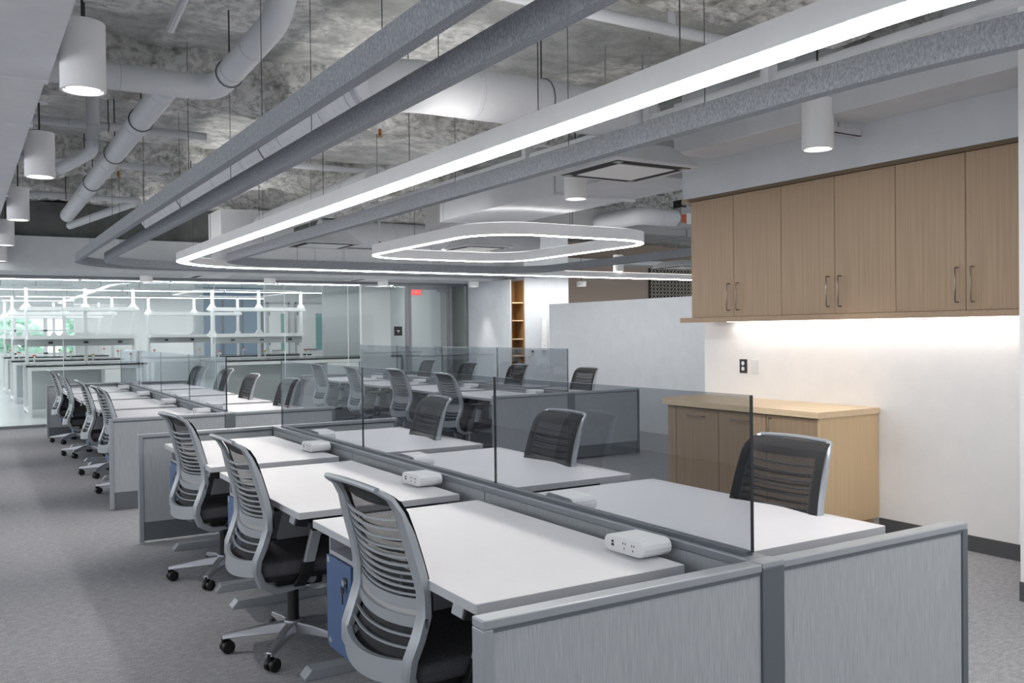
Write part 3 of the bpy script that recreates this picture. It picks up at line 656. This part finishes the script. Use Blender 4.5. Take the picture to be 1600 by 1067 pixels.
def flat_panel(x, y, label):
    r = empty('access_panel', (x, y, 2.418), label=label, cat='ceiling panel'); box('panel', 'white_plastic', (-.33, -.3, 0, .33, .3, .012), r, bevel=.003); box('vent_slot', 'dark_gap', (-.22, -.30, -.002, -.14, .28, .001), r)
flat_panel(3.55, 15.6, 'flat white vent panel on the far soffit, left one'); flat_panel(6.4, 15.6, 'flat white vent panel on the far soffit, right one')
def bent(pts, r=.35, n=5):
    """polyline with rounded corners"""
    P = [Vector(p) for p in pts]; out = [P[0]]
    for a, b, c in zip(P, P[1:], P[2:]):
        d0, d1 = (a-b), (c-b); q = min(r, d0.length*.45, d1.length*.45); s, e = b+d0.normalized()*q, b+d1.normalized()*q
        for i in range(n+1): t = i/n; out.append(s*(1-t)**2+b*2*t*(1-t)+e*t*t)
    return out+[P[-1]]
def duct_round(name, pts, rad, label, cat, mt='duct_paint', rc=.35, seams=(), hang=(), n=24, ribs=0):
    o = Vector(pts[0]); r = empty(name, o, label=label, cat=cat); P = [Vector(p)-o for p in pts]; Q = bent(P, rc, 6)
    MB().tube(Q, rad, n).build('pipe', mt, r, smooth=True)
    def at(k, t): return P[k]+(P[k+1]-P[k])*t, (P[k+1]-P[k]).normalized()
    for k, t in seams:
        p, d = at(k, t); MB().tube([p-d*.014, p+d*.014], rad*1.025, n).build('coupling', mt, r, smooth=True); MB().tube([p+d*.014, p+d*.018], rad*1.012, n).build('joint_line', 'duct_grey', r, smooth=True)
    for k, t in hang:
        p, d = at(k, t); MB().tube([p+Vector((0, 0, rad)), Vector((p.x, p.y, ZS-o.z-.02))], .005, 6).build('hanger_rod', 'wire', r)
        s = d.cross(Vector((0, 0, 1))).normalized(); MB().tube([p+s*(rad+.006)*math.cos(a*math.pi/8)+Vector((0, 0, (rad+.006)*math.sin(a*math.pi/8))) for a in range(16)], .005, 5, True).build('hanger_ring', 'trim_dark', r)
    if ribs:
        mb = MB(); L = (P[1]-P[0]).length
        for i in range(ribs):
            p, d = at(0, (i+.5)/ribs); mb.tube([p-d*.008, p+d*.008], rad*1.012, 20)
        tag(mb.build('ribs', mt, r, smooth=True), kind='stuff')
    return r
def services():
    # rectangular supply duct at the upper left, seen from below
    r = empty('supply_duct', (-.45, 0, 2.71), label='large white rectangular duct along the left edge of the ceiling', cat='duct')
    for y0, y1, dx in ((-3, 2.2, .0), (2.2, 5.0, .0), (5.06, 6.1, -.012), (6.16, 9.2, -.012), (9.26, 14.6, -.012)):
        box('duct_section', 'duct_paint', (-.8, y0, 0, .845+dx, y1, .38), r, bevel=.004)
    for y in (5.0, 6.1, 9.2): box('flange', 'duct_paint', (-.8, y, -.006, .845, y+.06, .39), r)
    # white drain pipes, left
    zp = 3.05
    duct_round('drain_pipe', [(.42, 6.05, zp), (1.45, 6.05, zp), (1.52, 4.9, zp+.13), (1.52, 4.7, 3.5)], .08, 'white pipe with couplings crossing the upper left and bending up', 'pipe', 'pipe_paint', .16, ((0, .3), (0, .42), (0, .86), (1, .3), (1, .62)), ((0, .25), (1, .25)))
    duct_round('drain_pipe', [(1.15, 6.08, zp-.02), (1.15, 12.3, zp-.12)], .08, 'white pipe running back from the tee towards the far soffit', 'pipe', 'pipe_paint', .3, ((0, .02), (0, .18), (0, .42), (0, .7)), ((0, .15), (0, .36), (0, .6)))
    for y, z in ((8.3, 3.22), (10.0, 3.2), (11.9, 3.12)):
        duct_round('branch_pipe', [(.3, y, z), (1.9, y, z-.01)], .035, f'thin grey cross pipe at the upper left, {"nearest" if y < 9 else "middle" if y < 11 else "farthest"} of three', 'pipe', 'pipe_paint', seams=((0, .3), (0, .7)), hang=((0, .5),), n=10)
    duct_round('brace_pipe', [(.95, 4.9, 3.02), (1.08, 4.0, 3.45)], .022, 'thin slanted conduit beside the nearest left pendant lamp', 'pipe', 'pipe_paint', n=8)
    duct_round('branch_pipe', [(.95, 8.05, 3.45), (.95, 8.05, 2.95), (.75, 8.45, 2.86)], .05, 'short elbowed pipe dropping from the slab at the upper left, near hanging lamps', 'pipe', 'pipe_paint', .08, ((0, .55), (0, .8)), n=12)
    duct_round('branch_pipe', [(1.9, 11.9, 3.1), (1.3, 13.6, 2.95)], .05, 'pale slanted pipe at the far upper left beside the felt baffle', 'pipe', 'pipe_paint', .1, ((0, .15), (0, .85)), n=12)
    # sprinkler pipe, top
    duct_round('sprinkler_pipe', [(2.3, 4.03, 3.2), (4.6, 4.03, 3.2)], .034, 'white sprinkler pipe crossing above the long LED light', 'pipe', 'pipe_paint', seams=((0, .56),), n=12)
    duct_round('sprinkler_pipe', [(3.58, 4.03, 3.2), (3.58, 4.03, 3.48)], .024, 'short white riser on the sprinkler pipe above the LED light', 'pipe', 'pipe_paint', n=10)
    duct_round('sprinkler_pipe', [(2.9, 9.2, 3.2), (4.4, 9.2, 3.2)], .03, 'thin white pipe below the slab left of the long LED light', 'pipe', 'pipe_paint', n=10)
    # large round ducts
    duct_round('spiral_duct', [(2.2, 12.6, 2.97), (2.2, 5.07, 2.97), (4.25, 5.07, 2.97)], .16, 'large white spiral duct above the felt baffles, turning behind the LED light', 'duct', seams=[(0, t) for t in (.2, .36, .5, .64, .78, .9)]+[(1, .3), (1, .5), (1, .62)], hang=((0, .3), (0, .72), (1, .56)), ribs=70)
    duct_round('flexible_duct', [(3.55, 12.2, 2.93), (3.55, 9.7, 2.93)], .155, 'ribbed flexible white duct left of the LED light towards the far end', 'duct', ribs=34)
    duct_round('spiral_duct', [(3.55, 9.7, 2.93), (3.55, 8.3, 2.93)], .155, 'smooth white duct piece ahead of the ribbed flexible duct', 'duct', seams=((0, .5),))
    r = empty('duct_plenum', (3.55, 12.7, 2.72), label='white sheet-metal box at the end of the ribbed flexible duct', cat='duct'); box('box', 'duct_paint', (-.55, -.35, 0, .45, .35, .42), r, bevel=.01)
    duct_round('branch_duct', [(3.25, 13.35, 2.72), (3.25, 13.35, 2.52)], .14, 'short round white duct stub above the far LED corner', 'duct')
    duct_round('spiral_duct', [(4.6, 13.0, 2.95), (8.4, 13.0, 2.95)], .2, 'round white duct crossing behind the LED ring', 'duct', seams=((0, .3), (0, .6)))
    # rectangular ducts right of the long light
    r = empty('return_duct', (4.8, 5.9, 2.75), label='white rectangular duct running back above the LED ring', cat='duct')
    for a, b in ((0, 1.15), (1.2, 3.5)): box('duct_section', 'duct_paint', (0, a, 0, .95, b, .32), r, bevel=.004)
    for a in (1.15, 3.45): box('flange', 'duct_paint', (-.02, a, -.02, .97, a+.06, .335), r)
    r = empty('cross_duct', (4.7, 9.75, 2.78), label='wide grey rectangular duct crossing behind the LED ring', cat='duct')
    box('duct_section', 'duct_grey', (.4, 0, 0, 6.2, .7, .3), r, bevel=.004)
    for x in (.41, 2.2, 4.2): box('flange', 'duct_grey', (x, -.02, -.015, x+.05, .72, .315), r)
    duct_round('branch_duct', [(7.35, 9.76, 2.89), (7.35, 8.9, 2.89), (7.93, 8.9, 2.89)], .11, 'round grey duct stub with orange-tagged damper left of the oak cabinets', 'duct', 'duct_paint', .14, seams=((1, .5),))
    r = empty('damper_box', (7.935, 8.9, 2.76), label='small actuator box with orange label left of the oak cabinets', cat='actuator')
    box('case', 'duct_grey', (0, -.12, 0, .2, .12, .26), r); box('orange_label', 'label_orange', (.003, -.124, .06, .075, -.12, .17), r); box('paper_label', 'white_plastic', (.085, -.124, .05, .19, -.12, .19), r)
    box('black_motor', 'black_plastic', (.01, -.1, .26, .1, .05, .36), r); MB().tube([(.15, 0, .26), (.15, 0, .72)], .006, 6).build('hanger_rod', 'duct_grey', r)
    # strut rail right of the LED
    r = empty('strut_rail', (4.11, 1.0, 2.9), label='long white strut rail running beside the inner felt baffle', cat='rail')
    for y0, y1 in ((0, 2.75), (2.8, 5.4), (5.5, 9.0)): 
        mb = MB(); mb.box(-.014, y0, .012, .014, y1, .036).box(-.022, y0, 0, .022, y1, .01); mb.build('rail_piece', 'duct_paint', r)
    for y in (2.78, 3.86, 5.45): box('bracket', 'duct_paint', (-.04, y-.03, 0, .04, y+.03, .16), r); MB().tube([(0, y, .16), (0, y, ZS-2.92)], .006, 6).build('hanger_rod', 'duct_grey', r)
    # lamp support arm and small clamps by the cabinets
    r = empty('support_arm', (4.78, 3.95, 2.72), label='short horizontal strut beside the pendant lamp at the oak cabinets', cat='strut')
    mb = MB(); mb.box(.06, -.02, 0, .36, .02, .006).box(.06, -.02, 0, .36, -.015, .04).box(.06, .015, 0, .36, .02, .04); mb.build('channel', 'duct_paint', r); MB().tube([(.2, .03, .0), (.2, .03, .09)], .006, 6).build('rod', 'duct_grey', r)
    # sprinkler heads
    for x, y, z, d in ((2.75, 6.4, 2.95, 'between second felt baffle and LED light'), (1.3, 9.2, 2.95, 'left of the outermost felt baffle'), (5.3, 12.4, 2.75, 'beyond the LED ring')):
        r = empty('fire_sprinkler', (x, y, z), label=f'small brass upright sprinkler head {d}', cat='sprinkler')
        MB().cyl(0, 0, .05, ZS-z, .014, 10).build('drop_pipe', 'pipe_paint', r); MB().cyl(0, 0, 0, .05, .012, 10).build('nozzle', 'brass', r); MB().cyl(0, 0, -.01, -.006, .022, 12).build('deflector', 'brass', r)
services()

# ---------------------------------------------------------------- laboratory behind the glass
def lab():
    S = 'structure'
    # end wall with windows, greenery beyond
    YB = 32.0
    for b in ((-3, YB, 0, 8.0, YB+.15, .9), (-3, YB, 2.15, 8, YB+.15, 2.95), (3.15, YB, .9, 8, YB+.15, 2.15)): box('wall_lab_back', 'lab_white', (*b[:3], *b[3:]), kind=S)
    for i in range(7):
        x0 = -2.9+i*.87
        w = empty('window_%d' % (20+i), (x0, YB+.05, .9), kind=S)
        mb = MB(); mb.box(0, 0, 0, .06, .05, 1.25).box(.81, 0, 0, .87, .05, 1.25).box(0, 0, 0, .87, .05, .05).box(0, 0, 1.2, .87, .05, 1.25).box(0, 0, .72, .87, .05, .77); mb.build('window_frame', 'lab_white', w)
        box('pane', 'clear_glass', (.06, .02, .05, .81, .028, 1.2), w)
    for i, (x, y, h) in enumerate(((-2.9, 36, 2.6), (-.6, 37, 3.0), (1.7, 36.2, 2.6), (4.0, 37, 2.9), (6.3, 36.4, 2.7))):
        t = empty('tree', (x, y, -.4), label=f'green leafy tree outside the lab windows, {ORD[i]} from the left', cat='tree', group='trees outside the lab windows')
        mb = MB(); rnd = random.Random(i)
        for k in range(70):
            a, e, q = rnd.uniform(0, 6.28), rnd.uniform(-1, 1), rnd.uniform(.3, 1)
            c = Vector((math.cos(a)*q*.8, math.sin(a)*q*.8, h*.55+e*h*.42)); s = rnd.uniform(.18, .32)
            mb.rings([[c+Vector((s*z2*math.cos(u*1.047), s*z2*math.sin(u*1.047), s*zz)) for u in range(6)] for zz, z2 in ((-.8, .4), (-.2, 1), (.4, .8), (.8, .2))])
        tag(mb.build('foliage', 'leaf', t), kind='stuff'); MB().cyl(0, 0, 0, h*.5, .1, 8).build('trunk', 'bark', t)
    box('floor_outside', 'concrete', (-12, 32.3, -.5, 14, 60, -.4), kind=S)
    # inner walls and doors at the right of the lab
    box('wall_lab_mid', 'lab_white', (2.75, 27.9, 0, 6.0, 28.05, 2.95), kind=S)
    box('wall_lab_right', 'lab_white', (6.95, 24.0, 0, 12, 24.12, 2.95), kind=S)
    box('wall_lab_side', 'lab_grey', (7.0, 19.6, 0, 8.35, 19.72, 2.95), kind=S)
    box('wall_lab_east', 'lab_grey', (8.6, 16.95, 0, 8.75, 19.6, 2.95), kind=S)
    box('wall_lab_left', 'lab_white', (-3.1, YG, 0, -3, 34, .9), kind=S)  # out of view; upper part left off so sky light brightens the lab
    for x0, y, w, nm, n in ((6.98, 23.97, .62, 'd', 2), (7.75, 23.97, .95, 'd', 3)):
        d = empty('door_%d' % n, (x0, y, 0), kind=S)
        box('door_leaf', 'lab_white', (.05, -.03, 0, w-.05, .0, 2.25), d); box('door_frame', 'lab_grey', (0, -.04, 0, .05, 0, 2.3), d); box('door_frame', 'lab_grey', (w-.05, -.04, 0, w, 0, 2.3), d); box('door_frame', 'lab_grey', (0, -.04, 2.25, w, 0, 2.3), d)
        for z in (.3, 1.15, 1.95): box('hinge', 'frame_metal', (.05, -.045, z, .08, -.03, z+.14), d)
        box('vision_pane', 'teal_glass', (w*.6, -.035, 1.0, w*.8, -.028, 2.0), d); MB().tube([(w*.25, -.03, 1.02), (w*.25, -.08, 1.02), (w*.6, -.08, 1.02)], .018, 8).build('push_bar', 'steel', d)
    # blue glazed office
    r = empty('glazed_office', (6.6, 29.5, 0), label='blue-tinted glazed room at the back of the lab', cat='glazed room')
    for x in (0, .62, 1.24, 1.86): box('glass_panel', 'lab_blue', (x, 0, 0, x+.56, .04, 2.55), r)
    for x in (.56, 1.18, 1.80): box('mullion', 'frame_metal', (x, -.02, 0, x+.06, .06, 2.55), r)
    box('head', 'lab_blue', (0, -.02, 2.55, 2.42, .06, 2.95), r)
    # benches
    def lab_bench(x0, x1, y, label, ups, full=True, cab=()):
        r = empty('lab_bench', (x0, y, 0), label=label, cat='lab bench', group='white lab benches with black tops'); L = x1-x0; D = 1.45
        box('worktop', 'epoxy_black', (0, 0, .905, L, D, .937), r, bevel=.004)
        for x in (.03, L-.09):
            for yy in (.02, D-.08): box('leg', 'lab_white', (x, yy, 0, x+.06, yy+.06, .905), r)
            box('foot_rail', 'lab_white', (x, .08, .08, x+.06, D-.08, .13), r)
        box('apron', 'lab_white', (.09, .03, .84, L-.09, .06, .905), r); box('back_screen', 'lab_grey', (.09, D/2-.02, .1, L-.09, D/2+.02, .84), r)
        for a, b in cab:
            c = box('base_unit', 'lab_white', (a, .08, .12, b, .68, .835), r)
            for k in range(3): box('drawer_front', 'lab_white', (-(b-a)/2+.01, -.318, .02+k*.235, (b-a)/2-.01, -.30, .02+k*.235+.22), c)
        for x in ups:
            u = box('shelf_post', 'lab_white', (x-.028, D/2-.028, .937, x+.028, D/2+.028, 2.36), r)
            for z in (1.42, 1.95):
                MB().prism([(-.11, z-.937), (.11, z-.937), (.11, z-.917), (.03, z-.80), (-.03, z-.80), (-.11, z-.917)], -.012, .012, 'y').build('shelf_bracket', 'lab_white', u)
        if len(ups) > 1:
            a, b = ups[0], ups[-1]
            for z in (1.42, 1.95): box('shelf', 'lab_white', (a, .42, z-.02, b, D-.42, z+.05), r)
            box('outlet_rail', 'lab_grey', (a, D/2-.06, 1.27, b, D/2+.06, 1.40), r)
            for k in range(int((b-a)/.6)):
                o = box('outlet', 'socket_dark', (a+.35+k*.6, D/2-.065, 1.315, a+.43+k*.6, D/2-.06, 1.36), r)
            for k, x in enumerate(ups):
                v = MB().tube([(x+.12, D/2, .937), (x+.12, D/2, 1.08), (x+.12, D/2-.15, 1.08), (x+.12, D/2-.15, 1.05)], .012, 8).build('gas_tap', 'lab_white', r)
                MB().cyl(x+.12, D/2, 1.08, 1.115, .03, 10).build('tap_knob', 'yellow_knob' if k % 2 else 'orange_knob', v)
        return r
    lab_bench(1.0, 2.98, 18.2, 'nearest lab bench at the left behind the glass wall', (.06, 1.05, 1.9), cab=((1.3, 1.9),))
    lab_bench(4.3, 7.6, 18.2, 'nearest lab bench at the right behind the glass wall', (.1, 1.05, 1.95), cab=((2.3, 3.0),))
    lab_bench(.95, 3.2, 22.2, 'lab bench in the second row, left', (.06, 1.1, 2.1)); lab_bench(3.75, 7.6, 22.2, 'lab bench in the second row, right', (.1, 1.15, 2.2))
    lab_bench(.95, 3.4, 26.2, 'lab bench in the third row far back, left', (.06, 1.2, 2.3))
    c = empty('lab_counter', (6.6, 17.9, 0), label='white lab base cabinets with black worktop behind glass near the door', cat='lab counter')
    box('worktop', 'epoxy_black', (1.0, .9, .9, 1.95, 1.6, .94), c); box('plinth', 'lab_grey', (1.05, 1.0, .004, 1.9, 1.6, .1), c)
    for k in range(2):
        u = box('base_unit', 'lab_white', (1.0+k*.48, .95, .1, 1.46+k*.48, 1.6, .9), c); box('drawer_front', 'lab_white', (-.22, -.34, .58, .22, -.325, .78), u); box('cupboard_front', 'lab_white', (-.22, -.34, .02, .22, -.325, .56), u)
    # linear lab lights
    for j, (y, segs) in enumerate(((18.5, ((-2.6, -.3), (-.25, 1.9), (1.95, 3.5), (3.55, 5.6), (5.65, 8.2))), (22.5, ((-2.6, .3), (.35, 3.2), (3.25, 5.5), (5.55, 8.2))), (26.5, ((-2.6, 1.2), (1.25, 4.4), (4.45, 8.2))), (29.5, ((-2.6, 1.0), (1.05, 3.0))))):
        for i, (a, b) in enumerate(segs):
            r = empty('linear_light', ((a+b)/2, y, 2.49), label=f'white linear lab light, {ORD[i]} from left in {ORD[j]} row from the glass', cat='ceiling light', group='linear lab lights'); h = (b-a)/2
            box('housing', 'lab_white', (-h, -.065, .003, h, .065, .07), r); box('diffuser', 'led_lab', (-h+.01, -.06, -.002, h-.01, .06, .003), r)
            for x in (-h*.7, h*.7): MB().tube([(x, 0, .07), (x, 0, .46)], .004, 5).build('hanger_wire', 'wire', r)
    # exit sign hung behind the glass door, room sign on the inner wall
    r = empty('exit_sign', (7.86, 16.62, 2.2), label='red lit exit sign hanging behind the glass door', cat='sign')
    box('case', 'duct_grey', (-.13, -.02, 0, .14, .02, .2), r); box('mount', 'duct_grey', (-.12, -.015, .2, .12, .015, .26), r); MB().tube([(0, 0, .26), (0, 0, .75)], .008, 6).build('hanger_rod', 'duct_grey', r); box('face', 'exit_red', (-.125, -.024, .005, .125, -.02, .165), r)
    cu = bpy.data.curves.new('exit_text', 'FONT'); cu.body = 'EXIT'; cu.size = .13; cu.extrude = .002; cu.align_x = 'CENTER'; cu.materials.append(MATS['sign_white'])
    t = bpy.data.objects.new('text_source', cu); me = bpy.data.meshes.new_from_object(t); bpy.data.objects.remove(t)
    t = bpy.data.objects.new('lettering', me); COL.objects.link(t); t.parent = r; t.location = (0, -.027, .04); t.rotation_euler = (PI/2, 0, 0)
    box('wall_lab_door', 'lab_white', (7.1, 17.6, 0, 7.75, 17.7, 2.95), kind=S)
    r = empty('room_sign', (7.33, 16.293, 1.39), label='small black room sign left of the glass door', cat='sign')
    box('plate', 'sign_black', (-.085, -.01, 0, .085, 0, .18), r); box('text_line', 'sign_white', (-.03, -.012, .095, .03, -.01, .105), r); box('text_line', 'sign_white', (-.015, -.012, .072, .025, -.01, .082), r)
lab()
